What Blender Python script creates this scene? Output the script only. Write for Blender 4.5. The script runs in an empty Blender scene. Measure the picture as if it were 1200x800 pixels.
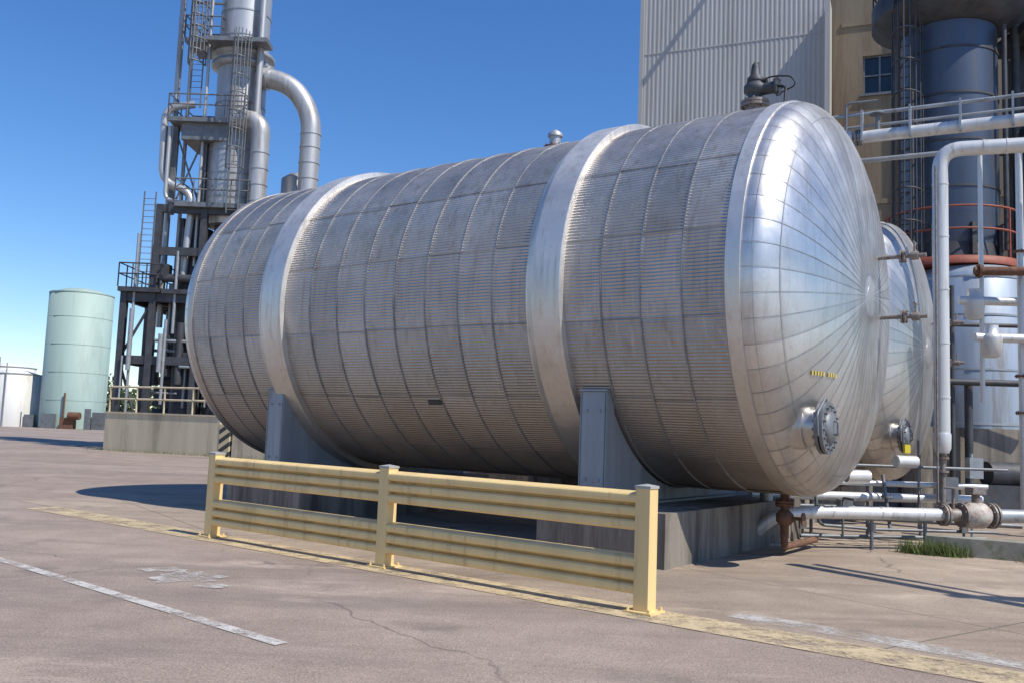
import bpy, math, random
from mathutils import Vector, Matrix
random.seed(7)
V=Vector
sc=bpy.context.scene
sc.view_settings.view_transform='Standard'
sc.view_settings.look='None'
sc.view_settings.exposure=0
Z=V((0,0,1))
# ---------------------------------------------------------------- materials
def newmat(name):
    m=bpy.data.materials.new(name); m.use_nodes=True
    nt=m.node_tree; b=nt.nodes['Principled BSDF']
    return m,nt,b
def N(nt,t,**k):
    n=nt.nodes.new(t)
    for a_,v_ in k.items(): setattr(n,a_,v_)
    return n
def ramp(nt,src,stops):
    r=N(nt,'ShaderNodeValToRGB'); nt.links.new(src,r.inputs[0])
    e=r.color_ramp.elements
    while len(e)<len(stops): e.new(0.5)
    for i,(p_,c_) in enumerate(stops):
        e[i].position=p_; e[i].color=(c_[0],c_[1],c_[2],1) if hasattr(c_,'__len__') else (c_,c_,c_,1)
    return r.outputs[0]
def noise(nt,vec,scale,detail=6,rough=.6,dist=0):
    n=N(nt,'ShaderNodeTexNoise'); n.inputs['Scale'].default_value=scale
    n.inputs['Detail'].default_value=detail; n.inputs['Roughness'].default_value=rough
    n.inputs['Distortion'].default_value=dist
    if vec is not None: nt.links.new(vec,n.inputs['Vector'])
    return n.outputs['Fac']
def mix(nt,f,a_,b_,mode='MIX'):
    m=N(nt,'ShaderNodeMix',data_type='RGBA',blend_type=mode)
    for s_,v_ in ((m.inputs[0],f),(m.inputs[6],a_),(m.inputs[7],b_)):
        if isinstance(v_,(int,float)): s_.default_value=v_
        elif isinstance(v_,tuple): s_.default_value=(v_[0],v_[1],v_[2],1)
        else: nt.links.new(v_,s_)
    return m.outputs[2]
def mapping(nt,vec,scale=(1,1,1),rot=(0,0,0)):
    m=N(nt,'ShaderNodeMapping'); m.inputs['Scale'].default_value=scale; m.inputs['Rotation'].default_value=rot
    nt.links.new(vec,m.inputs['Vector']); return m.outputs[0]
def objco(nt): return N(nt,'ShaderNodeTexCoord').outputs['Object']
def bump(nt,b,h,strength,dist):
    n=N(nt,'ShaderNodeBump'); n.inputs['Strength'].default_value=strength; n.inputs['Distance'].default_value=dist
    nt.links.new(h,n.inputs['Height']); nt.links.new(n.outputs[0],b.inputs['Normal'])

def simple(name,col,rough=.6,metal=0,var=.25,scale=3,dirt=None,dirt_amt=.5,streak=False,bmp=0.0):
    m,nt,b=newmat(name); co=objco(nt)
    vec=mapping(nt,co,(1,1,.12)) if streak else co
    n1=noise(nt,vec,scale,5,.65)
    lo=tuple(c*(1-var) for c in col); hi=tuple(min(1,c*(1+var*.6)) for c in col)
    c=ramp(nt,n1,[(.3,lo),(.7,hi)])
    if dirt:
        n2=noise(nt,vec,scale*1.7,6,.7,.4)
        f=ramp(nt,n2,[(.62-.25*dirt_amt,0.0),(.8-.2*dirt_amt,1.0)])
        c=mix(nt,f,c,dirt)
    nt.links.new(c,b.inputs['Base Color'])
    b.inputs['Roughness'].default_value=rough; b.inputs['Metallic'].default_value=metal
    if bmp: bump(nt,b,noise(nt,co,scale*12,4,.7),.5,bmp)
    return m

def alum(name,base=(.60,.58,.56),metal=.8,rough=.42,brown=.5,tv=.2,blotch=.45,belly_shade=.5):
    m,nt,b=newmat(name); co=objco(nt)
    at=N(nt,'ShaderNodeAttribute',attribute_name='tone')
    tone=at.outputs['Fac']
    c=ramp(nt,tone,[(0,tuple(x*(1-tv) for x in base)),(1,tuple(min(1,x*(1+tv*.6)) for x in base))])
    n1=noise(nt,co,1.1,6,.68)
    c=mix(nt,blotch,c,ramp(nt,n1,[(.3,.5),(.7,1.05)]),'MULTIPLY')
    st=noise(nt,mapping(nt,co,(5,5,.30)),1.6,6,.7)
    c=mix(nt,ramp(nt,st,[(.50,0.0),(.74,brown)]),c,(.30,.225,.15))
    st2=noise(nt,mapping(nt,co,(9,9,.22)),2.1,4,.7)
    c=mix(nt,ramp(nt,st2,[(.55,0.0),(.72,brown*.5)]),c,(.80,.79,.77))
    n3=noise(nt,co,9,5,.75)
    c=mix(nt,ramp(nt,n3,[(.58,0.0),(.75,.4)]),c,(.30,.27,.24))
    # shade and ground reflection under the shell painted in as brown dirt, fading upward
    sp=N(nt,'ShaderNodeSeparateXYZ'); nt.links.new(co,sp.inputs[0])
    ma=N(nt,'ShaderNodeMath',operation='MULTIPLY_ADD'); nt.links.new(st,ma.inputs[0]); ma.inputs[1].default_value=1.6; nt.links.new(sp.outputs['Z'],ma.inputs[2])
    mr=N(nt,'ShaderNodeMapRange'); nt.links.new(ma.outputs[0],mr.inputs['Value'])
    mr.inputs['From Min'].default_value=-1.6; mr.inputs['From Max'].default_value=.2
    mr.inputs['To Min'].default_value=belly_shade; mr.inputs['To Max'].default_value=0
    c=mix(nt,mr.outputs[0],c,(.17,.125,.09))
    nt.links.new(c,b.inputs['Base Color'])
    b.inputs['Metallic'].default_value=metal
    r_=ramp(nt,n1,[(.3,rough-.07),(.7,rough+.12)])
    nt.links.new(r_,b.inputs['Roughness'])
    bump(nt,b,noise(nt,co,2.3,2,.5),.6,.012)
    return m

M={}
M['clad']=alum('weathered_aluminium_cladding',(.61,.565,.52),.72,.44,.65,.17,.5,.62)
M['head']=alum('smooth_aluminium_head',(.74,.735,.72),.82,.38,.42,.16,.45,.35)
M['band']=alum('aluminium_band',(.78,.75,.70),.68,.42,.5,.12,.35,.5)
M['strap']=simple('strap_steel',(.32,.325,.34),.5,.6,.3,4)
M['seam']=simple('seam_sealant',(.22,.22,.22),.6,.3,.3,4)
M['hseam']=simple('head_seam_strip',(.44,.45,.46),.45,.7,.3,4)
M['saddle']=simple('saddle_painted_steel',(.31,.345,.38),.55,.2,.25,2,(.16,.11,.07),.3,True)
M['conc']=simple('weathered_shaded_concrete',(.27,.24,.20),.9,0,.4,1.5,(.085,.07,.06),.65,True,.01)  # weathered; base and stains darkened to stand in for shade under the tank
M['curb']=simple('mossy_concrete',(.27,.26,.22),.9,0,.3,3,(.10,.13,.05),.4,False,.01)
M['yellow']=simple('cream_yellow_paint',(.81,.59,.27),.5,0,.13,2.5,(.45,.29,.13),.22,True)
M['cap']=simple('grey_post_cap',(.38,.38,.36),.6,0,.2,6)
M['rust']=simple('rusty_steel',(.20,.10,.06),.85,.2,.45,8,(.08,.05,.04),.5)
M['rustgray']=simple('grey_steel_with_rust',(.27,.255,.24),.6,.3,.35,9,(.20,.09,.05),.6)
M['darksteel']=simple('dark_steel',(.075,.08,.09),.6,.4,.4,2,(.12,.08,.06),.3)
M['graysteel']=simple('galvanised_steel',(.38,.40,.42),.5,.5,.2,3,(.2,.15,.11),.25)
M['platform']=simple('grey_platform_steel',(.20,.215,.23),.55,.4,.3,3,(.16,.11,.08),.3)
M['slate']=simple('slate_blue_vessel_paint',(.070,.095,.145),.42,.3,.3,1.2,(.11,.11,.12),.4,True)
M['white']=simple('white_pipe_jacket',(.66,.66,.65),.42,.3,.14,4,(.36,.32,.27),.3,True)
M['vessel']=simple('dull_aluminium_jacket',(.50,.505,.51),.45,.5,.25,1.2,(.26,.21,.17),.45,True)
M['bluevessel']=simple('pale_blue_gray_jacket',(.33,.385,.45),.5,.35,.25,1.5,(.22,.19,.16),.4,True)
M['green']=simple('pale_green_tank_paint',(.34,.45,.405),.6,0,.10,.3,(.26,.34,.30),.3,True)
M['offwhite']=simple('white_tank_paint',(.66,.66,.63),.6,0,.12,.4,(.45,.42,.36),.3,True)
M['valvep']=simple('chipped_valve_paint',(.50,.46,.41),.6,0,.2,6,(.26,.12,.06),.6)
M['wall']=simple('cream_painted_concrete',(.60,.51,.35),.85,0,.2,.8,(.27,.22,.15),.45,True,.01)
M['black']=simple('black_rubber',(.02,.02,.022),.6)
M['beige']=simple('stained_stucco',(.26,.21,.145),.9,0,.25,.35,(.14,.085,.05),.65,True,.01)
M['siding']=simple('corrugated_siding',(.48,.465,.44),.6,.05,.12,.3,(.36,.33,.29),.4,True)
M['glass']=simple('dark_window_glass',(.02,.03,.04),.12,0,.2,1)
M['tag']=simple('bright_yellow_paint',(.75,.60,.04),.5,0,.1,2)
M['stencil']=simple('faded_yellow_stencil',(.62,.50,.14),.6,0,.3,20)
M['redcap']=simple('red_oxide_paint',(.28,.07,.04),.6,0,.3,6)
M['grass']=simple('dry_green_grass',(.14,.18,.05),.8,0,.5,9)
M['leaf']=simple('distant_foliage',(.05,.08,.03),.8,0,.5,.4)

def ground_mat(name,c1,c2,agg,joint=None,crack=.5,stain=(.17,.14,.12)):
    m,nt,b=newmat(name); co=objco(nt)
    big=noise(nt,co,.22,5,.6,.3)
    mid=noise(nt,co,1.7,6,.7)
    fine=noise(nt,co,60,2,.8)
    fine2=noise(nt,co,19,4,.8)
    c=ramp(nt,big,[(.32,c1),(.68,c2)])
    c=mix(nt,.6,c,ramp(nt,mid,[(.3,.58),(.7,1.0)]),'MULTIPLY')
    c=mix(nt,agg,c,ramp(nt,fine,[(.36,.25),(.5,.9),(.66,1.7)]),'MULTIPLY')
    c=mix(nt,agg*.6,c,ramp(nt,fine2,[(.35,.5),(.65,1.25)]),'MULTIPLY')
    s1=noise(nt,mapping(nt,co,(.12,1.1,1),(0,0,.67)),.9,6,.7,.5)
    c=mix(nt,ramp(nt,s1,[(.48,0.0),(.70,.7)]),c,stain)
    o=noise(nt,co,.9,5,.6)
    c=mix(nt,ramp(nt,o,[(.60,0.0),(.74,.55)]),c,(.10,.082,.07))
    o2=noise(nt,mapping(nt,co,(.5,1.3,1),(0,0,.67)),.7,7,.72)
    c=mix(nt,ramp(nt,o2,[(.56,0.0),(.70,.5)]),c,tuple(min(1,x*1.38) for x in c2))
    n=N(nt,'ShaderNodeTexNoise'); n.inputs['Scale'].default_value=1.3; n.inputs['Detail'].default_value=5
    nt.links.new(co,n.inputs['Vector'])
    add=N(nt,'ShaderNodeMix',data_type='RGBA',blend_type='LINEAR_LIGHT'); add.inputs[0].default_value=.35
    nt.links.new(co,add.inputs[6]); nt.links.new(n.outputs['Color'],add.inputs[7])
    vo=N(nt,'ShaderNodeTexVoronoi',feature='DISTANCE_TO_EDGE'); vo.inputs['Scale'].default_value=.15
    nt.links.new(add.outputs[2],vo.inputs['Vector'])
    brk=ramp(nt,noise(nt,co,.5,2,.5),[(.44,0.0),(.54,1.0)])
    cr=ramp(nt,vo.outputs['Distance'],[(.0,crack),(.0028,0.0)])
    mm=N(nt,'ShaderNodeMath',operation='MULTIPLY'); nt.links.new(cr,mm.inputs[0]); nt.links.new(brk,mm.inputs[1])
    c=mix(nt,mm.outputs[0],c,(.06,.05,.045))
    if joint:
        br=N(nt,'ShaderNodeTexBrick'); br.offset=0
        nt.links.new(mapping(nt,co,(1,1,1),(0,0,joint[1])),br.inputs['Vector'])
        br.inputs['Scale'].default_value=1; br.inputs['Brick Width'].default_value=joint[0]; br.inputs['Row Height'].default_value=joint[0]
        br.inputs['Mortar Size'].default_value=.014; br.inputs['Mortar Smooth'].default_value=.3
        jm=N(nt,'ShaderNodeMath',operation='MULTIPLY'); nt.links.new(br.outputs['Fac'],jm.inputs[0]); jm.inputs[1].default_value=.7
        c=mix(nt,jm.outputs[0],c,(.09,.08,.06))
    nt.links.new(c,b.inputs['Base Color']); b.inputs['Roughness'].default_value=.92
    bump(nt,b,fine,.5,.006)
    return m
M['asphalt']=ground_mat('weathered_asphalt',(.325,.25,.20),(.44,.35,.285),.5,None,.6)
M['pad']=ground_mat('old_concrete_pad',(.34,.265,.20),(.46,.37,.285),.3,(4.2,-.62),.6,(.16,.12,.09))
def paint(name,col,wear):
    m,nt,b=newmat(name); co=objco(nt)
    n1=noise(nt,co,2.2,7,.8); n2=noise(nt,co,28,4,.85)
    mx=N(nt,'ShaderNodeMath',operation='MULTIPLY_ADD'); nt.links.new(n2,mx.inputs[0]); mx.inputs[1].default_value=.45; nt.links.new(n1,mx.inputs[2])
    f=ramp(nt,mx.outputs[0],[(wear-.08,0.0),(wear+.10,.85)])
    c=ramp(nt,noise(nt,co,6,5,.7),[(.3,tuple(x*.75 for x in col)),(.7,col)])
    nt.links.new(c,b.inputs['Base Color']); b.inputs['Roughness'].default_value=.85
    tr=N(nt,'ShaderNodeBsdfTransparent'); ms=N(nt,'ShaderNodeMixShader')
    nt.links.new(f,ms.inputs[0]); nt.links.new(tr.outputs[0],ms.inputs[1]); nt.links.new(b.outputs[0],ms.inputs[2])
    nt.links.new(ms.outputs[0],nt.nodes['Material Output'].inputs[0])
    return m
M['pyellow']=paint('worn_yellow_marking',(.70,.56,.34),.67)
M['pwhite']=paint('worn_white_marking',(.70,.67,.62),.68)
M['pfaint']=paint('faint_white_marking',(.62,.59,.54),.72)
def stripes(name):
    m,nt,b=newmat(name); co=objco(nt)
    w=N(nt,'ShaderNodeTexWave',wave_type='BANDS',bands_direction='Z'); w.inputs['Scale'].default_value=.9
    nt.links.new(mapping(nt,co,(1,1,1),(0,.6,0)),w.inputs['Vector'])
    nt.links.new(ramp(nt,w.outputs['Fac'],[(.49,(.05,.05,.05)),(.51,(.6,.5,.3))]),b.inputs['Base Color'])
    b.inputs['Roughness'].default_value=.8
    return m
M['stripe']=stripes('hazard_stripes')

# ---------------------------------------------------------------- builder
def empty(name,loc):
    e=bpy.data.objects.new(name,None); e.location=loc; e.empty_display_size=.5
    sc.collection.objects.link(e); return e
class B:
    def __init__(s): s.v=[];s.f=[];s.sm=[];s.t=[]
    def add(s,vs,fs,smooth=False,tone=.5):
        o=len(s.v); s.v+= [V(x) for x in vs]
        for f in fs: s.f.append(tuple(i+o for i in f)); s.sm.append(smooth); s.t.append(tone)
    def box(s,c,h,ax=V((1,0,0)),ay=None,az=Z):
        ax=V(ax).normalized(); az=V(az)
        ay=V(ay) if ay is not None else az.cross(ax)
        c=V(c);vs=[c+ax*h[0]*i+ay*h[1]*j+az*h[2]*k for i in(-1,1) for j in(-1,1) for k in(-1,1)]
        s.add(vs,[(0,1,3,2),(4,6,7,5),(0,4,5,1),(2,3,7,6),(0,2,6,4),(1,5,7,3)])
    def b2(s,p0,p1):
        p0=V(p0);p1=V(p1); s.box((p0+p1)/2,tuple(abs(x)/2 for x in (p1-p0)),(1,0,0),(0,1,0))
    def lathe(s,o,ax,prof,seg=32,smooth=True,cap=True):
        o=V(o);ax=V(ax).normalized()
        u=ax.orthogonal().normalized(); w=ax.cross(u)
        vs=[];fs=[]
        for d,r in prof:
            for i in range(seg):
                t=2*math.pi*i/seg; vs.append(o+ax*d+(u*math.cos(t)+w*math.sin(t))*r)
        n=len(prof)
        for k in range(n-1):
            for i in range(seg):
                j=(i+1)%seg; fs.append((k*seg+i,k*seg+j,(k+1)*seg+j,(k+1)*seg+i))
        s.add(vs,fs,smooth)
        if cap:
            s.add(vs[:seg],[tuple(reversed(range(seg)))]); s.add(vs[-seg:],[tuple(range(seg))])
    def cyl(s,p0,p1,r,seg=16,r1=None):
        p0=V(p0);p1=V(p1);L=(p1-p0).length
        if L<1e-6: return
        s.lathe(p0,p1-p0,[(0,r),(L,r if r1 is None else r1)],seg)
    def tube(s,pts,r,seg=14,bend=0,nb=8,closed=False):
        pts=[V(x) for x in pts]
        if bend>0:
            out=[pts[0]]
            for i in range(1,len(pts)-1):
                a_,b_,c_=pts[i-1],pts[i],pts[i+1]
                d1=(a_-b_);d2=(c_-b_); k=min(bend,d1.length*.49,d2.length*.49)
                A=b_+d1.normalized()*k; C=b_+d2.normalized()*k
                for j in range(nb+1):
                    t=j/nb; out.append(A*(1-t)**2+b_*2*t*(1-t)+C*t*t)
            out.append(pts[-1]); pts=out
        n=len(pts); vs=[];fs=[]
        tan=[(pts[min(i+1,n-1)]-pts[max(i-1,0)]).normalized() for i in range(n)]
        if closed: tan=[(pts[(i+1)%n]-pts[i-1]).normalized() for i in range(n)]
        u=tan[0].orthogonal().normalized()
        for i in range(n):
            u=(u-tan[i]*u.dot(tan[i])).normalized(); w=tan[i].cross(u)
            for k in range(seg):
                t=2*math.pi*k/seg; vs.append(pts[i]+(u*math.cos(t)+w*math.sin(t))*r)
        m=n if closed else n-1
        for i in range(m):
            i2=(i+1)%n
            for k in range(seg):
                j=(k+1)%seg; fs.append((i*seg+k,i*seg+j,i2*seg+j,i2*seg+k))
        s.add(vs,fs,True)
        if not closed:
            s.add(vs[:seg],[tuple(reversed(range(seg)))]); s.add(vs[-seg:],[tuple(range(seg))])
    def flange(s,c,ax,r,t=.03,bolts=8,br=None):
        c=V(c);ax=V(ax).normalized(); s.lathe(c-ax*t/2,ax,[(0,r),(t,r)],24)
        u=ax.orthogonal().normalized();w=ax.cross(u)
        for i in range(bolts):
            a_=2*math.pi*(i+.5)/bolts; q=c+(u*math.cos(a_)+w*math.sin(a_))*r*.82
            s.cyl(q-ax*t*1.3,q+ax*t*1.3,br or r*.08,6)
    def sheet(s,poly): s.add(poly,[tuple(range(len(poly)))])
    def build(s,name,mat,parent=None,top=False):
        loc=parent.location if parent else V((0,0,0))
        me=bpy.data.meshes.new(name); me.from_pydata([tuple(x-loc) for x in s.v],[],s.f)
        me.polygons.foreach_set('use_smooth',s.sm)
        at=me.attributes.new('tone','FLOAT','FACE'); at.data.foreach_set('value',s.t)
        me.materials.append(M[mat]); me.update()
        o=bpy.data.objects.new(name,me); sc.collection.objects.link(o)
        if parent: o.parent=parent
        return o

# ---------------------------------------------------------------- camera
al,ro,f=.0978,.0381,1060.4
fw=V((0,math.cos(al),math.sin(al)));up=V((0,-math.sin(al),math.cos(al)));rt=V((1,0,0))
r2=rt*math.cos(ro)+up*math.sin(ro); u2=-rt*math.sin(ro)+up*math.cos(ro)
cam=bpy.data.cameras.new('camera'); co=bpy.data.objects.new('camera',cam); sc.collection.objects.link(co)
mw=Matrix((r2,u2,-fw)).transposed().to_4x4(); mw.translation=V((0,0,1.6)); co.matrix_world=mw
cam.sensor_width=36; cam.lens=f*36/1200; cam.clip_end=5000; cam.clip_start=.05
sc.camera=co
# ---------------------------------------------------------------- light
EL=math.radians(52); hs=V((.8125,-.583,0)).normalized()
sun_dir=(hs*math.cos(EL)+Z*math.sin(EL))
w=bpy.data.worlds.new('World'); sc.world=w; w.use_nodes=True
nt=w.node_tree; sky=nt.nodes.new('ShaderNodeTexSky'); sky.sky_type='NISHITA'; sky.sun_disc=False
sky.sun_elevation=EL; sky.sun_rotation=math.atan2(hs.x,hs.y); sky.air_density=1.1; sky.dust_density=0.0; sky.ozone_density=6.0
hsv=nt.nodes.new('ShaderNodeHueSaturation'); hsv.inputs['Saturation'].default_value=1.2; hsv.inputs['Hue'].default_value=.508
nt.links.new(sky.outputs[0],hsv.inputs['Color'])
nt.links.new(hsv.outputs[0],nt.nodes['Background'].inputs[0]); nt.nodes['Background'].inputs[1].default_value=.15
sl=bpy.data.lights.new('sun','SUN'); sl.energy=5.0; sl.angle=math.radians(.53); sl.color=(1,.94,.84)
so=bpy.data.objects.new('sun',sl); sc.collection.objects.link(so); so.rotation_euler=sun_dir.to_track_quat('Z','Y').to_euler()
so.location=(20,-15,40)

# ---------------------------------------------------------------- ground
g=B(); g.sheet([(-1500,-300,0),(1500,-300,0),(1500,2500,0),(-1500,2500,0)]); g.build('ground','asphalt')
TH=.6223; a=V((-math.cos(TH),math.sin(TH),0)); p=V((math.sin(TH),math.cos(TH),0))
RT=.6686; ra=V((-math.cos(RT),math.sin(RT),0)); rp=V((math.sin(RT),math.cos(RT),0)); R0=V((1.2937,8.4174,0))
def rl(s,q,z=0): return R0+ra*s+rp*q+Z*z
g=B(); g.sheet([rl(-30,.14,.004),rl(-30,45,.004),rl(13,45,.004),rl(13,.14,.004)][::-1]); g.build('concrete_pavement','pad')
g=B(); g.sheet([rl(-5.0,-.34,.008),rl(-5.0,.20,.008),rl(11.6,.20,.008),rl(11.6,-.34,.008)])
g.sheet([rl(-3.2,.5,.0085),rl(-3.2,2.1,.0085),rl(-3.75,2.1,.0085),rl(-3.75,.5,.0085)])
g.build('yellow_painted_line','pyellow')
g=B(); d=(V((-1.58,6.72,0))-V((-5.45,10.0,0))); d.normalize(); n_=Z.cross(d)*.06
A0=V((-1.58,6.72,.008)); g.sheet([A0-n_,A0+n_,A0-d*12+n_,A0-d*12-n_]); g.build('white_painted_line','pwhite')
rg=random.Random(11)
g=B(); g.sheet([rl(-3.3,.30,.008),rl(-3.3,.62,.008),rl(-.6,.72,.008),rl(-.6,.42,.008)])
for (cx,cy,rx,ry) in ((-3.2,9.35,.42,.38),(-3.6,9.75,.25,.2),(-2.8,8.9,.2,.13)):
    g.sheet([(cx+rx*rg.uniform(.6,1.1)*math.cos(t),cy+ry*rg.uniform(.6,1.1)*math.sin(t),.008+.0005*(rx<.3)) for t in [2*math.pi*i/26 for i in range(26)]])
g.build('faded_painted_patch','pfaint')

# ---------------------------------------------------------------- guardrail
SP=3.379; H=1.134
gr=empty('guardrail',rl(SP,0))
b=B(); bc=B()
for i in range(3):
    c=rl(SP*i,0); hw=.075
    b.box(c+Z*(H/2-.005),(hw,hw,H/2-.005),ra,rp)
    bc.box(c+Z*(H-.002),(hw+.008,hw+.008,.012),ra,rp)
    t=H+.010; vs=[c+ra*x*(hw+.008)+rp*y*(hw+.008)+Z*t for x,y in((-1,-1),(1,-1),(1,1),(-1,1))]+[c+Z*(t+.018)]
    bc.add(vs,[(0,1,4),(1,2,4),(2,3,4),(3,0,4)])
    b.box(c+Z*.016,(.14,.14,.008),ra,rp)
    for x in(-1,1):
        for y in(-1,1):
            b.cyl(c+ra*x*.11+rp*y*.11+Z*.02,c+ra*x*.11+rp*y*.11+Z*.055,.014,8)
b.build('posts','yellow',gr); bc.build('post_caps','cap',gr)
b=B()
def railprof(z0,z1):
    h=z1-z0; pr=[]; n=3; cell=h/n
    pr.append((.035,z0))
    for k in range(n):
        zb=z0+k*cell
        for t,dp in ((.03,.01),(.10,-.045),(.17,-.064),(.26,-.072),(.5,-.074),(.70,-.072),(.79,-.064),(.86,-.045),(.93,.01)):
            pr.append((dp,zb+cell*t))
    pr.append((.035,z1))
    return pr
for (z0,z1) in ((.15,.515),(.725,1.09)):
    pr=railprof(z0,z1)
    for i in range(2):
        s0=SP*i+.076; s1=SP*(i+1)-.076
        vs=[]
        n=len(pr)
        for s_ in (s0,s1):
            for (q,z) in pr: vs.append(rl(s_,q,z))
        b.add(vs,[(k,k+1,n+k+1,n+k) for k in range(n-1)]+[(n-1,0,n,2*n-1)]); b.add(vs[:n],[tuple(range(n))]); b.add(vs[n:],[tuple(reversed(range(n)))])
b.build('corrugated_beams','yellow',gr)

# ---------------------------------------------------------------- horizontal tank
R=2.716; L=10.53; HD=.78
def tank(C,detail=True):
    C=V(C); root=empty('horizontal_storage_tank',C)
    def P(s,phi,r): return C+a*s+p*(r*math.cos(phi))+Z*(r*math.sin(phi))
    b1=(7.90,8.507); bb2=(2.404,2.968)
    courses=[]
    def split(s0,s1,n): 
        for i in range(n): courses.append((s0+(s1-s0)*i/n,s0+(s1-s0)*(i+1)/n))
    split(.16,bb2[0],4); split(bb2[1],b1[0],8); split(b1[1],L-.1,4)
    NP=16; ribs=24; sub=6 if detail else 4
    b=B()
    for ci,(s0,s1) in enumerate(courses):
        off=.20+random.uniform(-.012,.012)
        ctone=random.uniform(.3,.7)
        for j in range(NP):
            ph0=off+2*math.pi*j/NP; ph1=off+2*math.pi*(j+1)/NP+.004
            tone=min(1,max(0,ctone+random.uniform(-.35,.35)))
            n=ribs*sub; vs=[]; dr=.006*(j%2)+random.uniform(0,.003)
            tl=random.uniform(-.004,.004)
            for s_,e in((s0,-1),(s1,1)):
                for k in range(n+1):
                    ph=ph0+(ph1-ph0)*k/n
                    r=R+dr+tl*e+.0055*math.cos(2*math.pi*k/sub)
                    vs.append(P(s_,ph,r))
            m=n+1
            b.add(vs,[(k,k+1,m+k+1,m+k) for k in range(n)],True,tone)
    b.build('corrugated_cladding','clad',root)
    def ringprof(b,prof,seg=144,tone=.5,jit=False):
        for i in range(seg):
            t0=2*math.pi*i/seg;t1=2*math.pi*(i+1)/seg
            vs=[P(s_,t0,r) for s_,r in prof]+[P(s_,t1,r) for s_,r in prof]; n=len(prof)
            b.add(vs,[(k,n+k,n+k+1,k+1) for k in range(n-1)],False,tone if not jit else .5+.35*math.sin((i//9)*12.9))
    b=B()
    for s0,s1 in courses:
        s_=s0
        ringprof(b,[(s_-.010,R-.01),(s_-.010,R+.019),(s_+.010,R+.019),(s_+.010,R-.01)])
    b.build('circumferential_straps','strap',root)
    b=B()
    for j in range(NP):
        ph=.20+2*math.pi*(j+1)/NP
        for s0,s1 in courses:
            o=random.uniform(-.006,.006); e=.0011
            vs=[P(s0+.01,ph+o-e,R+.014),P(s1-.01,ph+o-e,R+.014),P(s1-.01,ph+o+e,R+.014),P(s0+.01,ph+o+e,R+.014)]
            b.add(vs,[(0,1,2,3)])
    b.build('lap_joints','seam',root)
    b=B()
    for s0,s1 in (b1,bb2):
        ringprof(b,[(s0-.01,R-.01),(s0-.01,R+.02),(s0,R+.10),(s0+.01,R+.105),(s1-.13,R+.105),(s1-.12,R+.10),(s1,R+.03),(s1+.03,R+.02),(s1+.03,R-.01)][::-1],144,.6,True)
    ringprof(b,[(-.02,R+.0),(-.02,R+.028),(.16,R+.028),(.17,R+.0)],144,.2,True)
    b.build('cladding_bands','band',root)
    b=B(); ringprof(b,[(L-.12,R+.0),(L-.12,R+.025),(L+.02,R+.025),(L+.02,R)],144,.2,True)
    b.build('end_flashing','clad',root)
    def prof(t):
        an=t*math.pi/2; n=2.2
        return (math.cos(an)**(2/n)*R, math.sin(an)**(2/n)*HD)
    ts=[0,.03,.06,.10,.14,.18,.23,.28,.34,.40,.48,.56,.64,.72,.80,.88,.95,1]
    b=B(); G=56
    for sgn,s0 in ((-1,-.02),(1,L+.02)):
        for gidx in range(G):
            tone=random.uniform(.1,.9)
            p0=2*math.pi*gidx/G;p1=2*math.pi*(gidx+1)/G; nk=3
            cols=[p0+(p1-p0)*i/nk for i in range(nk+1)]
            vs=[]
            for k in range(len(ts)):
                r_,x_=prof(ts[k])
                for i,ph in enumerate(cols):
                    vs.append(P(s0+sgn*x_,ph,r_*(1+(.0016 if 0<i<nk else 0))))
            w_=nk+1
            b.add(vs,[(k*w_+i,k*w_+i+1,(k+1)*w_+i+1,(k+1)*w_+i) for k in range(len(ts)-1) for i in range(nk)],True,tone)
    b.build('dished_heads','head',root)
    b=B()
    for sgn,s0 in ((-1,-.02),(1,L+.02)):
        for gidx in range(G):
            p0=2*math.pi*gidx/G; wd=.0055
            for k in range(len(ts)-1):
                if ts[k+1]>.97: continue
                ra_,xa=prof(ts[k]);rb,xb=prof(ts[k+1]); e=.005
                b.add([P(s0+sgn*(xa+e),p0-wd/ra_,ra_+e),P(s0+sgn*(xa+e),p0+wd/ra_,ra_+e),P(s0+sgn*(xb+e),p0+wd/max(rb,.2),rb+e),P(s0+sgn*(xb+e),p0-wd/max(rb,.2),rb+e)],[(0,1,2,3)])
        for tt in (.09,.30):
            for i in range(120):
                q0=2*math.pi*i/120;q1=2*math.pi*(i+1)/120
                r1,x1=prof(tt-.0025);r2_,x2=prof(tt+.0025);e=.007
                b.add([P(s0+sgn*(x1+e),q0,r1+e),P(s0+sgn*(x1+e),q1,r1+e),P(s0+sgn*(x2+e),q1,r2_+e),P(s0+sgn*(x2+e),q0,r2_+e)],[(0,1,2,3)])
    b.build('head_seams','hseam',root)
    b=B()
    b.lathe(C-a*(.02+HD-.02),-a,[(0,.15),(.022,.14)],24); b.build('apex_cap','head',root)
    # saddles
    b=B(); bc=B()
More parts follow.
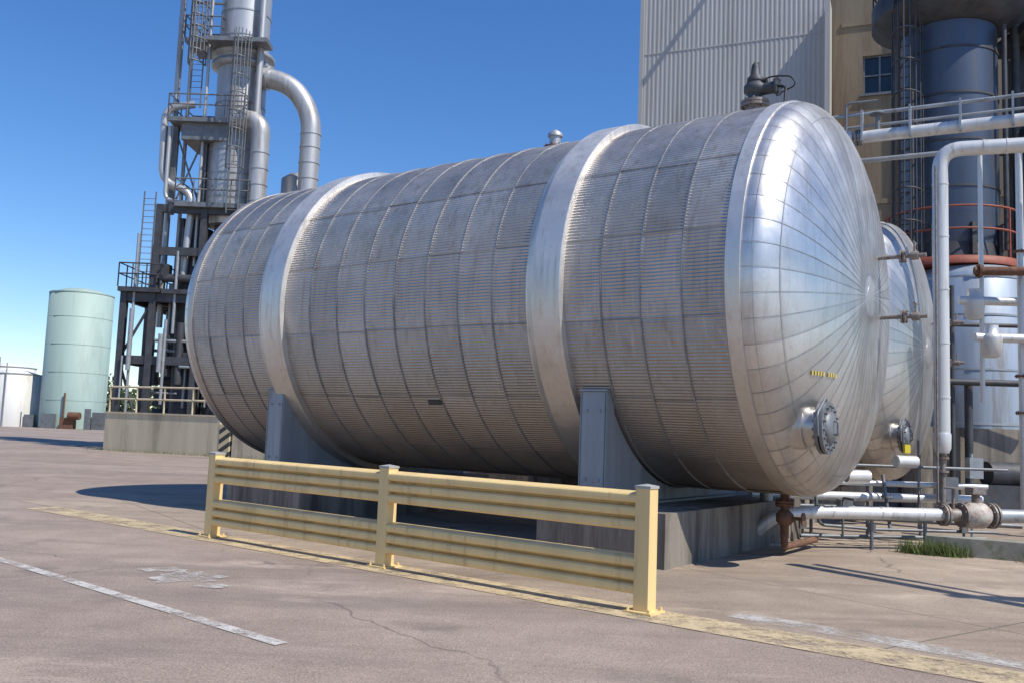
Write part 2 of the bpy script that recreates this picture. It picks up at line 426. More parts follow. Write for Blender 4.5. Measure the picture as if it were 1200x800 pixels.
    for sc_ in (2.09,8.38):
        for e in (-.17,.17):
            n=24
            ph=[math.radians(x) for x in [180+36+ (108)*i/n for i in range(n+1)]]
            arc=[( (R+.03)*math.cos(x),(R+.03)*math.sin(x)) for x in ph]
            for i in range(n):
                x0,z0=arc[i];x1,z1=arc[i+1]
                zb=.68-C.z
                vs=[C+a*(sc_+e+o)+p*x+Z*z for o in(-.015,.015) for x,z in((x0,zb),(x1,zb),(x1,z1),(x0,z0))]
                b.add(vs,[(0,1,2,3),(7,6,5,4),(0,4,5,1),(3,2,6,7)])
        for sg in (-1,1):
            b.box(C+a*sc_+p*sg*2.36+Z*((2.15+.68)/2-C.z),(.19,.02,(2.15-.68)/2),a,p)
            b.box(C+a*(sc_-.185)+p*sg*2.28+Z*((2.15+.68)/2-C.z),(.015,.10,(2.15-.68)/2),a,p)
            b.box(C+a*(sc_+.185)+p*sg*2.28+Z*((2.15+.68)/2-C.z),(.015,.10,(2.15-.68)/2),a,p)
            b.box(C+a*sc_+p*sg*2.28+Z*(2.17-C.z),(.21,.12,.015),a,p)
            for zz in (1.0,1.9):
                for e in (-.1,.1): b.cyl(C+a*(sc_+e)+p*sg*2.37+Z*(zz-C.z),C+a*(sc_+e)+p*sg*2.40+Z*(zz-C.z),.02,6)
        for q in (-1.4,-.5,.5,1.4):
            zz=-math.sqrt(R*R-q*q)
            b.box(C+a*sc_+p*q+Z*((.68-C.z+zz)/2),(.155,.015,(zz-(.68-C.z))/2),a,p)
        b.box(C+a*sc_+Z*(.69-C.z),(.32,2.46,.016),a,p)
    b.build('steel_saddles','saddle',root)
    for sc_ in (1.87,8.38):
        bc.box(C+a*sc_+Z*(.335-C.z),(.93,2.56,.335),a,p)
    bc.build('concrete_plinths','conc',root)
    # manway
    b=B(); mq,mz=-1.5,1.78-3.592
    mc=C+p*mq+Z*mz
    b.cyl(mc-a*.1,mc-a*.60,.24,28); b.cyl(mc-a*.25,mc-a*.44,.275,28); b.build('manway_neck','head',root)
    b=B(); b.flange(mc-a*.62,-a,.32,.04,16,.018); b.flange(mc-a*.68,-a,.32,.04,16,.018)
    b.lathe(mc-a*.70,-a,[(0,.2),(.03,.19),(.05,.08)],24)
    b.tube([mc-a*.72+Z*.08,mc-a*.80+Z*.08,mc-a*.80-Z*.08,mc-a*.72-Z*.08],.011,8,.03)
    b.tube([mc-a*.66-p*.33-Z*.1,mc-a*.66-p*.38+Z*.15,mc-a*.66+Z*.38,mc-a*.66+Z*.1],.016,8,.08)
    b.build('manway_cover','platform',root)
    if detail:
        b=B()
        for i in range(10):
            q=-1.75+i*.062; z=-1.16; r=math.hypot(q,z); x=HD*(1-(r/R)**2.2)**(1/2.2)
            if i==5: continue
            b.box(C-a*(.035+x)+p*q+Z*z,(.004,.017,.026),(-a+p*.2*q/2-Z*.2).normalized())
        b.build('stencilled_label','stencil',root)
        b=B()
        c=P(4.95,math.radians(180+36),R+.02); nrm=(c-(C+a*4.95)).normalized(); b.box(c,(.13,.012,.035),a,nrm,nrm.cross(a))
        b.build('nameplate','darksteel',root)
    b=B()
    for q,z in ((.55,.62),(.6,-.22)):
        c=C+p*q+Z*z
        b.cyl(c-a*.7,c-a*1.4,.03,10); b.flange(c-a*1.08,-a,.09,.025,4); b.flange(c-a*1.12,-a,.09,.025,4)
        b.cyl(c-a*1.2,c-a*1.3,.06,10); b.cyl(c-a*1.25,c-a*1.25+Z*.18,.018,8); b.cyl(c-a*1.25+Z*.18-p*.1,c-a*1.25+Z*.18+p*.1,.014,6)
    b.build('head_nozzles','rustgray',root)
    return root,P
C1=V((4.187,12.61,3.592)); C2=C1+p*7.63+a*.74
t1,P1=tank(C1); t2,P2=tank(C2,False)
# top fittings of first tank
b=B(); c=C1+a*.85+Z*R
b.cyl(c-Z*.1,c+Z*.22,.15,20); b.flange(c+Z*.24,Z,.21,.04,8); b.flange(c+Z*.29,Z,.21,.04,8)
b.build('relief_nozzle','rustgray',t1)
b=B(); b.cyl(c+Z*.3,c+Z*.62,.11,16); b.lathe(c+Z*.40,Z,[(0,.1),(.06,.17),(.14,.17),(.2,.1)],20); b.lathe(c+Z*.62,Z,[(0,.12),(.05,.12),(.10,.07),(.22,.06),(.26,.05),(.3,.02)],16)
b.cyl(c+Z*.48-a*.05,c+Z*.48-a*.34,.09,16); b.flange(c+Z*.48-a*.34,-a,.14,.03,6)
b.build('relief_valve','darksteel',t1)
b=B(); b.tube([c+Z*.60,c+Z*.66-a*.25,c+Z*.60-a*.55,c+Z*.45-a*.62,c+Z*.38-a*.4],.012,6,.12)
b.tube([c+Z*.5-a*.3,c+Z*.42-a*.5-p*.1,c+Z*.1-a*.55-p*.3],.02,6,.1)
b.cyl(c+Z*.35+p*.1,c+Z*.95+p*.1,.02,6); b.cyl(c+Z*.6+a*.12,c+Z*.6-a*.18,.04,8)
b.build('relief_tubing','black',t1)
b=B(); c=C1+a*4.4+Z*R; b.cyl(c-Z*.1,c+Z*.12,.15,16); b.flange(c+Z*.14,Z,.2,.04,8); b.build('vent_nozzle','rust',t1)
b=B(); b.cyl(c+Z*.15,c+Z*.34,.10,16); b.lathe(c+Z*.34,Z,[(0,.13),(.05,.13),(.12,.04)],16); b.build('vent_cap','graysteel',t1)
# bottom drain
b=B(); c=C1+a*.35-Z*R
b.cyl(c+Z*.2,c-Z*.62,.06,14); b.flange(c-Z*.12,Z,.13,.03,8); b.flange(c-Z*.16,Z,.13,.03,8); b.lathe(c-Z*.45,Z,[(0,.06),(.06,.12),(.16,.12),(.22,.06)],16)
b.cyl(c-Z*.34,c-Z*.34-a*.25,.025,8); b.lathe(c-Z*.34-a*.25,-a,[(0,.09),(.02,.09)],16)
b.tube([c-Z*.6,c-Z*.74,c-Z*.74+p*1.4],.05,10,.1)
b.build('drain_valve','rust',t1)

# ---------------------------------------------------------------- transfer piping on the right
tp=empty('transfer_piping',(5.5,14,0.5))
b=B()
b.tube([(3.75,13.7,.25),(4.0,13.6,.50),(4.6,13.75,.56),(6.9,14.2,.56)],.095,18,.25)
b.tube([(4.0,15.0,.72),(5.2,15.3,.72),(8.2,15.8,.72)],.075,16,.2)
b.tube([(5.4,15.4,.95),(8.2,15.6,.95)],.05,12)
b.cyl((5.05,13.6,1.12),(5.42,13.7,1.12),.095,16); b.cyl((6.35,14.9,1.34),(6.72,15.0,1.34),.10,16)
for k in (4.9,5.7,6.4): b.lathe((k,13.75+(k-4.6)*.1957,.56),V((2.3,.45,0)),[(0,.102),(.03,.102)],18)
b.build('insulated_lines','white',tp)
b=B()
dx=V((.97,.2,0)).normalized()
o=V((6.75,14.17,.56))
b.flange(o,dx,.17,.03,8); b.flange(o+dx*.05,dx,.17,.03,8); b.cyl(o,o+dx*.35,.10,16)
b.flange(o+dx*.34,dx,.19,.03,8); b.flange(o+dx*.84,dx,.20,.03,8); b.flange(o+dx*.9,dx,.20,.03,8)
b.cyl(o+dx*.2+Z*.1,o+dx*.2+Z*.40,.025,8); b.lathe(o+dx*.2+Z*.40,Z,[(0,.13),(.02,.13)],18)
b.cyl(o+dx*.6+Z*.1,o+dx*.6+Z*.34,.06,10); b.box(o+dx*.6+Z*.38,(.12,.09,.05),dx)
b.build('flanges_and_handwheel','rustgray',tp)
b=B(); b.lathe(o+dx*.36,dx,[(0,.12),(.1,.20),(.35,.20),(.47,.12)],20); b.build('valve_body','valvep',tp)
b=B(); b.cyl(o+dx*.9,o+dx*4,.105,16); b.cyl((4.05,14.25,0),(4.05,14.25,.95),.10,16)
b.box((4.05,14.25,.02),(.2,.2,.015)); b.build('stub_pipe_and_stanchion','graysteel',tp)
b=B()
for x,y,h in ((5.2,15.6,.95),(6.2,15.7,.95),(7.2,15.9,.95),(5.6,14.02,.46),(6.5,14.2,.46)):
    b.cyl((x,y,0),(x,y,h),.03,8); b.box((x,y,h),(.1,.06,.012))
b.tube([(4.3,14.9,1.25),(6.0,15.2,1.25),(8.5,15.5,1.25)],.025,8)
b.tube([(4.3,14.9,.4),(6.0,15.0,.4),(8.5,15.1,.35)],.04,8)
b.tube([(4.5,15.2,.55),(6.0,15.3,.55),(8.5,15.5,.5)],.03,8)
b.tube([(4.9,14.6,1.0),(5.0,14.6,.3),(5.9,14.7,.25),(8,14.9,.25)],.025,8,.1)
b.tube([(6.9,15.3,1.7),(6.9,15.3,.2)],.02,8)
b.tube([(6.3,15.3,1.1),(6.3,15.0,.2)],.03,8)
b.tube([(4.6,14.3,.15),(7.8,14.9,.15)],.03,8)
b.tube([(5.3,13.9,.75),(5.3,14.4,.75),(5.3,14.4,.15)],.02,8,.08)
b.flange((6.3,15.15,.75),Z,.09,.03,6)
b.flange((5.0,14.6,.6),Z,.08,.03,6); b.box((7.45,15.4,.9),(.12,.1,.2)); b.box((5.55,15.0,.55),(.1,.1,.14))
for i,(x,y) in enumerate(((4.7,14.5),(5.75,14.4),(7.4,14.8))):
    b.cyl((x,y,.1),(x,y,.5+.1*(i%3)),.022,8); b.lathe((x,y,.5+.1*(i%3)),Z,[(0,.07),(.015,.07)],12); b.box((x,y,.3),(.05,.05,.06))
b.build('small_bore_pipes','platform',tp)
b=B()
b.box((5.0,13.55,1.32),(.04,.04,.085)); b.box((6.55,14.95,1.55),(.045,.04,.07)); b.build('yellow_tags','tag',tp)

rp_=empty('insulated_pipe',(7.16,15,0))
b=B()
b.tube([(7.16,15,1.55),(7.16,15,6.62),(8.6,14.5,6.62),(11,13.7,6.62)],.125,20,.35)
for z in (2.4,3.3,4.2,5.1,6.0): b.lathe((7.16,15,z),Z,[(0,.132),(.03,.132)],20)
for k in (.25,.55,.85): q=V((7.5,14.88,6.62)).lerp(V((8.6,14.5,6.62)),k); b.lathe(q,V((1.44,-.5,0)),[(0,.132),(.03,.132)],20)
b.lathe((7.16,15,1.5),Z,[(0,.10),(.08,.135),(.3,.14),(.34,.127)],20)
b.build('jacket','white',rp_)
b=B(); b.cyl((7.16,15,.55),(7.16,15,1.55),.045,10); b.flange((7.16,15,1.2),Z,.10,.03,8); b.flange((7.16,15,1.42),Z,.10,.03,8); b.flange((7.16,15,.7),Z,.10,.03,8)
b.tube([(7.02,14.87,6.3),(7.02,14.87,.7)],.016,6)
b.build('riser','rustgray',rp_)

op=empty('overhead_pipe_bridge',(8,17.5,7.5))
b=B()
dd=V((.88,-.47,0)).normalized()
b.tube([(6.95,18.1,7.85),(9.6,16.7,7.85),(12,15.4,7.85)],.125,18)
b.lathe((6.5,18.35,7.85),V((.88,-.47,0)),[(0,.1),(.02,.17),(.35,.17),(.42,.12)],18)
for k in (.9,1.8,2.7,3.6): b.lathe(V((6.95,18.1,7.85))+dd*k,dd,[(0,.132),(.03,.132)],18)
b.build('insulated_header','white',op)
b=B()
b.tube([(5.0,19.15,7.85),(6.6,18.3,7.85)],.07,12)
b.tube([V((5.0,19.2,8.35)),V((5.0,19.2,8.35))+dd*8],.04,10)
b.tube([V((5.2,19.2,8.12)),V((5.2,19.2,8.12))+dd*8],.03,10)
b.tube([V((5.2,19.6,7.5)),V((5.2,19.6,7.5))+dd*8],.05,10)
for k in range(7): b.box(V((6.2,18.4,8.05))+dd*k*.9,(.02,.1,.32),dd)
b.build('bare_pipes','graysteel',op)
b=B()
for k in (0,.06,.55,.61): b.flange(V((6.45,18.38,7.85))+dd*k,dd,.17,.03,8)
b.tube([V((6.75,18.2,7.95)),V((6.75,18.2,8.6)),V((7.3,17.95,8.6))],.025,8,.1)
b.cyl((7.3,17.95,7.9),(7.3,17.95,8.3),.05,8); b.lathe((7.3,17.95,8.3),Z,[(0,.15),(.02,.15)],16)
b.cyl((10.6,16.4,0),(10.6,16.4,7.7),.12,12); b.build('valve_and_column','platform',op)

cu=B(); cu.box(V((6.4,13.95,.135))+V((1.6,-.84,0)),(1.8,.16,.135),(.885,-.465,0)); cu.build('concrete_curb','curb')

# unseen pipes right of the view, added to cast shadow lines on the pavement
pk=empty('offview_shadow_pipes',(9,6.5,0)); b=B()
q0=V((6.95,9.75,0)); q1=V((9.9,5.2,0)); 
b.tube([q0+Z*5,q1+Z*5],.11,12); b.tube([q0+V((.35,.1,5.02)),q1+V((.35,.1,5.02))],.05,10); b.tube([q0+V((-.1,.3,4.4)),q1+V((.2,.2,4.4))],.035,8)
b.build('lines','graysteel',pk)
b=B()
for q in (q0.lerp(q1,.45),q1): b.box(q+V((.1,.1,2.42)),(.08,.08,2.42)); b.box(q+V((.1,.1,4.78)),(.5,.08,.07))
b.build('posts','platform',pk)

# ---------------------------------------------------------------- right hand vessels
def rail_ring(b,c,r,z0,h,n=14,rad=.025):
    c=V(c)
    for hh in (h,h*.55):
        pts=[c+V((math.cos(t)*r,math.sin(t)*r,z0+hh)) for t in [2*math.pi*i/40 for i in range(40)]]
        b.tube(pts,rad,6,closed=True)
    for i in range(n):
        t=2*math.pi*i/n; q=c+V((math.cos(t)*r,math.sin(t)*r,z0)); b.cyl(q,q+Z*h,rad,6)
def ladder(b,base,top,wdir,out,w=.25,cage=True,z_c=2.2,br=.022,step=.9):
    base=V(base);top=V(top);wdir=V(wdir).normalized();out=V(out).normalized()
    for s_ in(-1,1): b.box((base+top)/2+wdir*w*s_,(.03,.02,(top-base).length/2),wdir,out)
    n=int((top.z-base.z)/.3)
    for i in range(n): q=base+Z*(.15+.3*i); b.cyl(q-wdir*w,q+wdir*w,.016,6)
    if cage:
        zz=z_c
        while zz<top.z-base.z:
            pts=[base+Z*zz+wdir*(math.cos(t)*.40)+out*(math.sin(t)*.78) for t in [math.pi*i/8 for i in range(9)]]
            b.tube(pts,br*1.3,5); zz+=step
        for i in range(0,9,1):
            t=math.pi*i/8; q=base+wdir*(math.cos(t)*.40)+out*(math.sin(t)*.78); b.cyl(q+Z*z_c,V((q.x,q.y,top.z)),br,5)
vt=empty('process_column',(12.2,25,0))
c=V((12.2,25,0))
b=B(); b.lathe(c,Z,[(6.9,1.15),(7.5,1.25),(13.2,1.25),(13.3,1.25),(22,1.25)],48); b.build('shell','slate',vt)
b=B()
for z in (8.6,9.9,11.2,12.5): b.lathe(c+Z*z,Z,[(0,1.275),(.06,1.275)],48)
b.lathe(c+Z*13.3,Z,[(0,1.3),(.4,2.05),(.5,2.05),(.95,2.05),(.96,1.3)],40)
b.lathe(c+Z*6.45,Z,[(0,1.75),(.12,1.75)],40)
b.lathe(c+Z*6.6,Z,[(0,1.28),(.5,1.2)],40)
for i in range(8):
    t=i*math.pi/4; b.box(c+V((math.cos(t)*1.3,math.sin(t)*1.3,7.1)),(.06,.06,.5))
rail_ring(b,c,2.0,14.3,1.1)
for dx_ in (1.75,2.3,2.7): b.cyl(c+V((dx_,-.3,0)),c+V((dx_,-.3,22)),.12,10)
b.box(c+V((2.6,.5,9)),(.2,.2,9)); b.box(c+V((3.4,1.5,9)),(.9,.1,9))
b.box(c+V((3.6,-.2,10.4)),(1.8,1.5,.12)); b.box(c+V((3.6,-.2,13.4)),(1.8,1.5,.12))
b.box(c+V((-2.1,3.5,6)),(.12,.12,6)); b.box(c+V((-.6,3.5,5.2)),(1.6,.1,.12))
b.cyl(c+V((-1.45,-.9,4)),c+V((-1.45,-.9,13.2)),.06,8); b.cyl(c+V((1.0,-1.1,6.9)),c+V((1.0,-1.1,13.2)),.07,8)
ladder(b,c+V((-1.42,-.55,4.5)),c+V((-1.42,-.55,17)),V((.8,-.6,0)),V((-.5,-.85,0)),.22)
b.build('platforms_and_ladder','darksteel',vt)
b=B(); rail_ring(b,c,1.72,6.6,1.35,12,rad=.03); b.lathe(c+Z*6.4,Z,[(0,1.80),(.2,1.80),(.21,1.7)],40); b.build('rusty_handrail','redcap',vt)
lv=empty('jacketed_vessel',(12.35,24.4,0)); c=V((12.35,24.4,0))
b=B(); b.lathe(c,Z,[(2.1,1.42),(6.1,1.42),(6.35,1.2),(6.4,.8)],48); b.build('shell','bluevessel',lv)
b=B()
for z in (2.2,3.6,5.0,6.0): b.lathe(c+Z*z,Z,[(0,1.435),(.05,1.435)],48)
b.build('bands','graysteel',lv)
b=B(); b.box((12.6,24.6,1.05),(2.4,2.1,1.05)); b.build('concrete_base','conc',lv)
b=B(); b.box((10.4,24,.6),(.3,.4,.6)); b.lathe((11.5,21.9,1.0),V((1,.1,0)),[(0,.3),(.9,.3)],20); b.box((11.9,21.9,.4),(.7,.3,.35)); b.box((14.2,22,.9),(.6,.5,.9))
b.cyl((10.9,22.3,0),(10.9,22.3,5.6),.07,8); b.cyl((11.3,22.3,0),(11.3,22.3,3.2),.1,8); b.cyl((10.2,22.2,3.2),(13.5,21.8,3.2),.08,8); b.cyl((10.2,22.2,4.6),(13.5,21.8,4.6),.05,8)
b.build('pump_skid','darksteel',lv)
vj=empty('jacketed_valves',(8.8,16.5,4))
b=B()
for (x,y,z) in ((9.05,17.6,4.35),(9.0,16.9,3.55)):
    b.lathe((x,y,z-.25),Z,[(0,.10),(.05,.17),(.35,.20),(.4,.20),(.45,.13),(.6,.13)],18); b.cyl((x-.3,y,z+.12),(x+1.2,y-.1,z+.12),.085,14)
b.tube([(9.2,17.6,2.5),(9.2,17.6,7.4)],.045,10)
b.tube([(9.75,17.2,.4),(9.75,17.2,7.4)],.065,10)
b.build('jackets','white',vj)
b=B(); b.box((9.5,16.9,4.95),(.7,.08,.07),(.95,-.2,0)); b.flange((8.85,17.0,4.95),V((.95,-.2,0)),.14,.04,6)
b.cyl((8.75,17.0,4.95),(10.2,16.7,4.95),.08,12)
for z in (2.3,3.0,5.4): b.flange((9.75,17.2,z),Z,.13,.03,6)
b.build('rusty_arm','rust',vj)
b=B(); b.box((8.3,16.2,1.25),(.12,.08,.18)); b.cyl((8.3,16.3,0),(8.3,16.3,1.5),.03,8); b.build('junction_box','graysteel',vj)

# ---------------------------------------------------------------- industrial building
FB=math.radians(23); fb=V((math.cos(FB),-math.sin(FB),0)); fn=V((-math.sin(FB),-math.cos(FB),0))
O=V((5.45,40,0)); bd=empty('industrial_building',O)
def F(t,n,z): return O+fb*t+fn*n+Z*z
T1=8.0; T2=30; HT=34
b=B(); pitch=.20; n=int(T1/pitch); pts=[]
for i in range(n):
    x=i*pitch; pts+=[(x,0),(x+.09,0),(x+.11,.011),(x+.18,.011)]
pts.append((n*pitch,0)); vs=[F(x,d_,0) for x,d_ in pts]+[F(x,d_,HT) for x,d_ in pts]; m=len(pts)
b.add(vs,[(i,i+1,m+i+1,m+i) for i in range(m-1)])
b.sheet([F(0,0,0),F(0,0,HT),F(0,-18,HT),F(0,-18,0)])
b.sheet([F(0,0,HT),F(T1,0,HT),F(T1,-18,HT),F(0,-18,HT)])
b.build('corrugated_siding','siding',bd)
b=B(); b.box(F(0,.03,HT/2),(.09,.05,HT/2),fb)
for z in (7.5,13.2,18.9,24.6): b.box(F(T1/2,.015,z),(T1/2-.12,.007,.025),fb)
b.build('trim','siding',bd)
b=B(); b.box(F(T1+.12,.42,9.95),(.10,.62,9.95),fb); b.cyl(F(6.9,0,26.5),F(6.9,1.6,26.5),.12,8); b.build('shadow_fin','siding',bd)  # fin and stub pipe added to cast diagonal shadows on the siding
b=B()
wt0,wt1,wz0,wz1=9.45,10.75,16.1,17.75
def wallq(t0,t1,za,zb): b.sheet([F(t0,-.3,za),F(t1,-.3,za),F(t1,-.3,zb),F(t0,-.3,zb)])
wallq(T1,wt0,0,HT);wallq(wt1,T2,0,HT);wallq(wt0,wt1,0,wz0);wallq(wt0,wt1,wz1,HT)
for t in (wt0,wt1): b.sheet([F(t,-.3,wz0),F(t,-.3,wz1),F(t,-.5,wz1),F(t,-.5,wz0)])
for zz in (wz0,wz1): b.sheet([F(wt0,-.3,zz),F(wt1,-.3,zz),F(wt1,-.5,zz),F(wt0,-.5,zz)])
b.sheet([F(T1,-.3,HT),F(T2,-.3,HT),F(T2,-18,HT),F(T1,-18,HT)]); b.sheet([F(T2,-.3,0),F(T2,-.3,HT),F(T2,-18,HT),F(T2,-18,0)])
b.sheet([F(0,-18,0),F(T2,-18,0),F(T2,-18,HT),F(0,-18,HT)])
b.build('stucco_wall','beige',bd)
b=B()
for z in (11.5,19.2,26): b.box(F((T1+T2)/2+.3,-.28,z),((T2-T1)/2-.3,.03,.10),fb)
b.build('floor_bands','beige',bd)
b=B(); b.sheet([F(wt0,-.47,wz0),F(wt1,-.47,wz0),F(wt1,-.47,wz1),F(wt0,-.47,wz1)]); b.build('window_glass','glass',bd)
b=B()
for t in (wt0+.04,(wt0+wt1)/2,wt1-.04): b.box(F(t,-.43,(wz0+wz1)/2),(.035,.03,(wz1-wz0)/2-.003),fb)
for z in (wz0+.04,wz0+.8,wz1-.04): b.box(F((wt0+wt1)/2,-.425,z),((wt1-wt0)/2-.003,.03,.03),fb)
b.box(F((wt0+wt1)/2,-.26,wz0-.06),((wt1-wt0)/2+.1,.06,.05),fb)
b.build('window_frame','platform',bd)
b=B(); b.cyl(F(11.6,-.1,0),F(11.6,-.1,HT),.12,8); b.build('downpipes','graysteel',bd)

# ---------------------------------------------------------------- left: process unit
pt=empty('distillation_tower',(-14.35,45,0)); c=V((-14.35,45,0))
b=B(); b.lathe(c,Z,[(11.2,1.3),(12,1.42),(15.4,1.42),(16.2,1.22),(19.4,1.22),(27,1.22)],48); b.build('column_shell','vessel',pt)
b=B()
for z in (12.5,13.7,14.9): b.lathe(c+Z*z,Z,[(0,1.45),(.07,1.45)],40)
for z in (17.4,19.6,20.9,22.2,23.5,24.8): b.lathe(c+Z*z,Z,[(0,1.25),(.07,1.25)],40)
b.lathe(c+Z*19.3,Z,[(0,1.25),(.1,1.55),(.30,1.55),(.34,1.35),(.6,1.35),(.64,1.55),(.85,1.55),(.9,1.25)],40)
b.build('column_bands','graysteel',pt)
b=B()
b.tube([(-17.5,44.6,27),(-17.5,44.6,6)],.15,12)
b.tube([(-17.0,44.9,27),(-17.0,44.9,8)],.10,10)
b.tube([(-13.15,43.8,27),(-13.15,43.8,11)],.17,12)
b.tube([(-15.75,43.9,27),(-15.75,43.9,9)],.08,10)
b.tube([(-16.3,44,17.2),(-17.7,43.8,16.9),(-17.6,43.8,13.2),(-16.0,43.8,12.6),(-16.2,43.8,8.5)],.18,12,.7)
b.tube([(-17.3,43.6,15.9),(-17.3,43.6,12.2),(-15.2,43.4,11.9)],.10,10,.4)
b.build('process_lines','vessel',pt)
b=B()
pth=[(-13.4,44.5,19.0),(-11.6,44.5,18.6),(-10.55,44.5,17.0),(-10.55,44.5,1)]
b.tube(pth,.50,24,1.1,10)
b.tube([(-14.2,43.6,16.4),(-12.75,43.4,16.3),(-12.75,43.4,1)],.45,24,1.0,10)
for z in [14.5-.8*i for i in range(16)]+[15.3,16.0]: b.lathe((-10.55,44.5,z),Z,[(0,.53),(.06,.53)],24)
for z in [14.6-.8*i for i in range(16)]: b.lathe((-12.75,43.4,z),Z,[(0,.48),(.06,.48)],24)
b.lathe((-12.9,44.5,18.9),V((1,0,-.23)),[(0,.62),(.12,.62)],24)
b.lathe((-11.6,46.5,0),Z,[(0,.8),(14.2,.8),(14.5,.4)],24)
b.build('insulated_ducts','vessel',pt)
b=B()
def deck(b,x0,x1,y0,y1,z,rail=True,h=1.15):
    b.b2((x0,y0,z-.22),(x1,y1,z))
    if rail:
        for (q0,q1) in (((x0,y0),(x1,y0)),((x1,y0),(x1,y1)),((x0,y1),(x1,y1)),((x0,y0),(x0,y1))):
            A=V((*q0,z));Bq=V((*q1,z)); 
            for hh in (h,h*.55): b.cyl(A+Z*hh,Bq+Z*hh,.035,6)
            n=max(2,int((Bq-A).length/1.0)+1)
            for i in range(n+1): q=A.lerp(Bq,i/n); b.cyl(q,q+Z*h,.035,6)
deck(b,-17.3,-13.6,43.2,46.5,16.3)
b.box((-15.5,44.8,15.7),(1.2,1.3,.45))
deck(b,-17.0,-15.2,43.8,46,20.6,True)
deck(b,-15.6,-12.6,42.9,44.0,20.35,False)
deck(b,-16.6,-13.0,43.0,46,12.0,True)
ladder(b,(-16.3,43.9,17),(-16.3,43.9,27),V((1,0,0)),V((0,-1,0)),.28,br=.035,step=.6)
ladder(b,(-13.75,42.9,11.5),(-13.75,42.9,20.5),V((1,0,0)),V((0,-1,0)),.28,True,br=.025)
ladder(b,(-17.9,43.3,7.8),(-17.9,43.3,12.5),V((1,0,0)),V((0,-1,0)),.28,False)
for x in (-17.2,-15.7): b.box((x,44.2,14),(.12,.12,2.4))
for x0,x1 in ((-17.2,-15.7),(-15.7,-17.2)): b.cyl((x0,44.2,11.8),(x1,44.2,15.8),.05,6)
for z in (22.6,24.6): b.box((-15.9,44.2,z),(.9,.05,.05))
b.build('tower_platforms','platform',pt)
pf=empty('process_platform',(-17,46,0)); b=B()
xs=(-18.8,-17.4,-15.2,-12.6); ys=(43.4,46.4,49.4)
for x in xs:
    for y in ys:
        zt=11.9 if x>-18 else 7.6
        b.box((x,y,zt/2),(.15,.15,zt/2))
for z in (4.3,7.3): 
    for y in ys: b.box((-15.7,y,z),(3.1,.1,.2))
    for x in xs: b.box((x,46.4,z),(.1,2.9,.2))
for z in (9.6,11.7):
    for y in ys: b.box((-15.0,y,z),(2.4,.1,.2))
deck(b,-19.0,-17.0,43.0,49.5,7.75); 
deck(b,-16.95,-12.4,43.1,49.5,7.72,False)
for x0,x1 in ((-18.8,-17.4),(-15.2,-12.6)):
    b.cyl((x0,43.4,4.4),(x1,43.4,7.2),.07,6); b.cyl((x1,43.4,.2),(x0,43.4,4.2),.07,6)
rnd=random.Random(3)
for i in range(90):
    x=rnd.uniform(-18.0,-12.8); y=rnd.uniform(43.2,47.5); z=rnd.uniform(1.5,11); k=rnd.random(); r=rnd.choice((.05,.07,.09,.14,.2))
    if k<.45: b.cyl((x,y,z),(x,y,min(12,z+rnd.uniform(1,4))),r,8)
    elif k<.8: b.cyl((x,y,z),(min(-12.6,x+rnd.uniform(.6,2.5)),y,z),r,8)
    else: b.box((x,y,z),(rnd.uniform(.15,.45),.3,rnd.uniform(.15,.5)))
b.cyl((-16.0,44.8,1),(-16.0,44.8,11),.75,24); b.cyl((-14.3,45,1),(-14.3,45,11.4),.9,24); b.cyl((-17.4,46.8,1),(-17.4,46.8,7),.6,20)
b.build('steel_frame','darksteel',pf)
b=B()
for i in range(22):
    x=rnd.uniform(-18.6,-13); y=rnd.uniform(43.1,44.5); z=rnd.uniform(2,6)
    if i%3: b.cyl((x,y,z),(x,y,z+rnd.uniform(1.5,5)),rnd.choice((.05,.08,.12)),8)
    else: b.cyl((x,y,z),(x+rnd.uniform(.8,2),y,z),rnd.choice((.05,.08,.12)),8)
b.cyl((-18.3,43.3,1.6),(-18.3,43.3,10.4),.07,8)
b.build('light_pipes','graysteel',pf)
# containment wall
cw=empty('containment_wall',(-14,41,0))
W0=V((-18.6,42.2,0)); W1=V((-12.4,39.4,0)); W2=V((-7.8,37.4,0))
d=(W1-W0).normalized(); nn=Z.cross(d)
b=B(); b.box((W0+W1)/2+Z*.85,((W1-W0).length/2,.15,.85),d,nn); 
b.box(W0+nn*6+Z*.85+d*.15,(.15,5.84,.85),d,nn)
b.box((W1+W2)/2+Z*.6+d*.35,((W2-W1).length/2-.35,.15,.6),d,nn)
b.box((W0+W1)/2+Z*1.74,((W1-W0).length/2+.03,.19,.037),d,nn)
b.build('wall','wall',cw)
b=B(); b.box(W1+Z*.7+d*.30,(.28,.17,.7),d,nn); b.build('striped_end','stripe',cw)
b=B()
Lw=(W1-W0).length
for hh in (1.15,.6): b.cyl(W0+Z*(1.78+hh),W1+Z*(1.78+hh),.045,8)
for i in range(5): q=W0+d*(Lw*i/4*.98+.05); b.cyl(q+Z*1.76,q+Z*2.93,.045,8)
b.build('handrail','wall',cw)
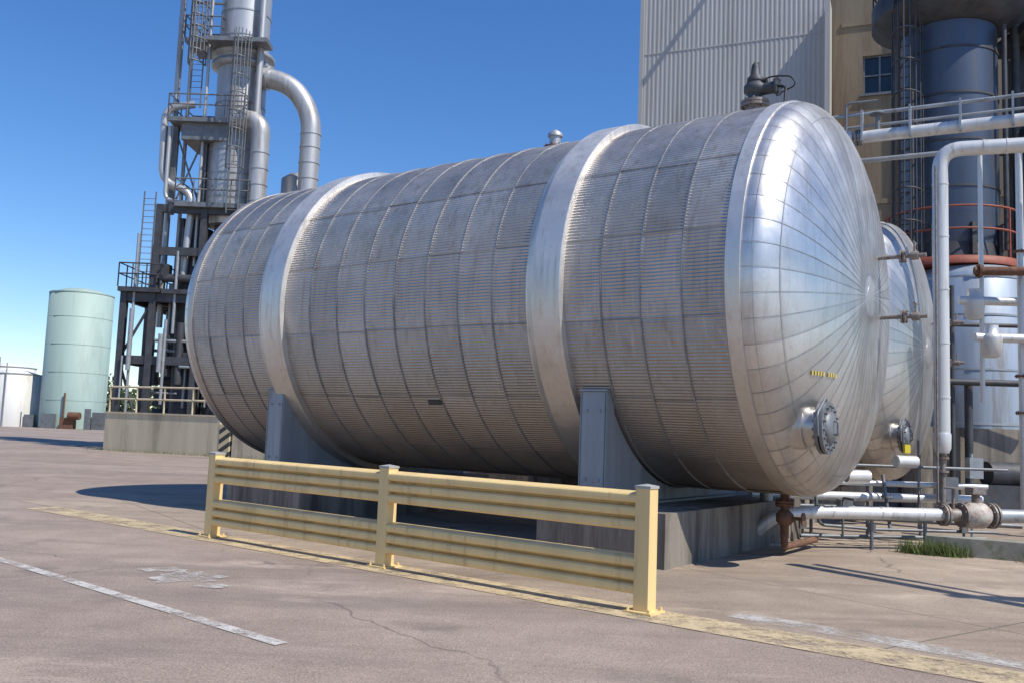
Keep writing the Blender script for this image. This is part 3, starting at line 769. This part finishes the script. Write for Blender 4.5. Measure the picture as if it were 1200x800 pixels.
# background tanks
gt=empty('green_storage_tank',(-48,100,0)); b=B(); b.lathe((-48,100,0),Z,[(0,3.3),(14.7,3.3),(15.3,1.6),(15.5,.1)],64); b.build('shell','green',gt)
b=B(); b.lathe((-48,100,14.65),Z,[(0,3.34),(.12,3.34)],64); 
for z in (3,6,9,12): b.lathe((-48,100,z),Z,[(0,3.32),(.04,3.32)],64)
b.build('weld_rings','green',gt)
b=B(); b.cyl((-47.3,96.5,0),(-47.3,96.5,3.8),.1,8); b.box((-46.6,96.2,.6),(.7,.4,.6)); b.lathe((-46.4,95.8,1.4),V((1,0,0)),[(0,.4),(1.2,.4)],16); b.build('pump','rust',gt)
for nm,(x,y,r,h) in (('white_storage_tank',(-54.6,100,2.7,6.2)),('white_storage_tank',(-62,112,3,7.5))):
    e=empty(nm,(x,y,0)); b=B(); b.lathe((x,y,0),Z,[(0,r),(h-.5,r),(h,r*.3)],48); b.build('shell','offwhite',e)
    b=B(); b.lathe((x,y,h-.55),Z,[(0,r+.05),(.1,r+.05)],48); b.cyl((x+.5,y-r-.1,0),(x+.5,y-r-.1,h+.6),.06,6); b.build('rim_and_ladder','graysteel',e)
ds=empty('distant_plant',(-50,104,0)); b=B()
for i in range(34):
    x=-60+rnd.uniform(0,24); h=rnd.uniform(.6,2.2); y=rnd.uniform(96,103); b.box((x,y,h/2),(rnd.uniform(.1,.7),.3,h/2))
b.build('equipment','platform',ds)
# distant trees
b=B()
for i in range(15000):
    x=rnd.uniform(-190,-20); y=180+rnd.uniform(-6,6); top=7.0+1.8*math.sin(x*.21)+1.2*math.sin(x*.53+1)+rnd.uniform(-.8,.8)
    z=rnd.uniform(0,1)*top; s_=rnd.uniform(.3,.6); q=V((x,y,z)); u=V((rnd.gauss(0,1),rnd.gauss(0,1),rnd.gauss(0,1))).normalized(); w_=u.orthogonal().normalized()
    b.add([q-u*s_,q+w_*s_,q+u*s_,q-w_*s_],[(0,1,2,3)])
b.build('distant_trees','leaf')
def grass(cs,n,rad,h,name):
    b=B()
    for c in cs:
        for i in range(n):
            q=V(c)+V((rnd.gauss(0,rad),rnd.gauss(0,rad*.6),0)); hh=h*rnd.uniform(.4,1.1); d_=V((rnd.gauss(0,.4),rnd.gauss(0,.4),1)).normalized()*hh; t=V((rnd.gauss(0,1),rnd.gauss(0,1),0)).normalized()*.006
            b.add([q-t,q+t,q+d_],[(0,1,2)])
    b.build(name,'grass')
grass([(6.30,13.65,0),(6.45,13.6,0),(6.62,13.5,0),(7.6,13.0,0),(6.1,13.8,0)],260,.10,.28,'grass_tuft')
grass([tuple(W0.lerp(W2,k/14)-nn*.25) for k in range(15)],60,.4,.22,'weeds')
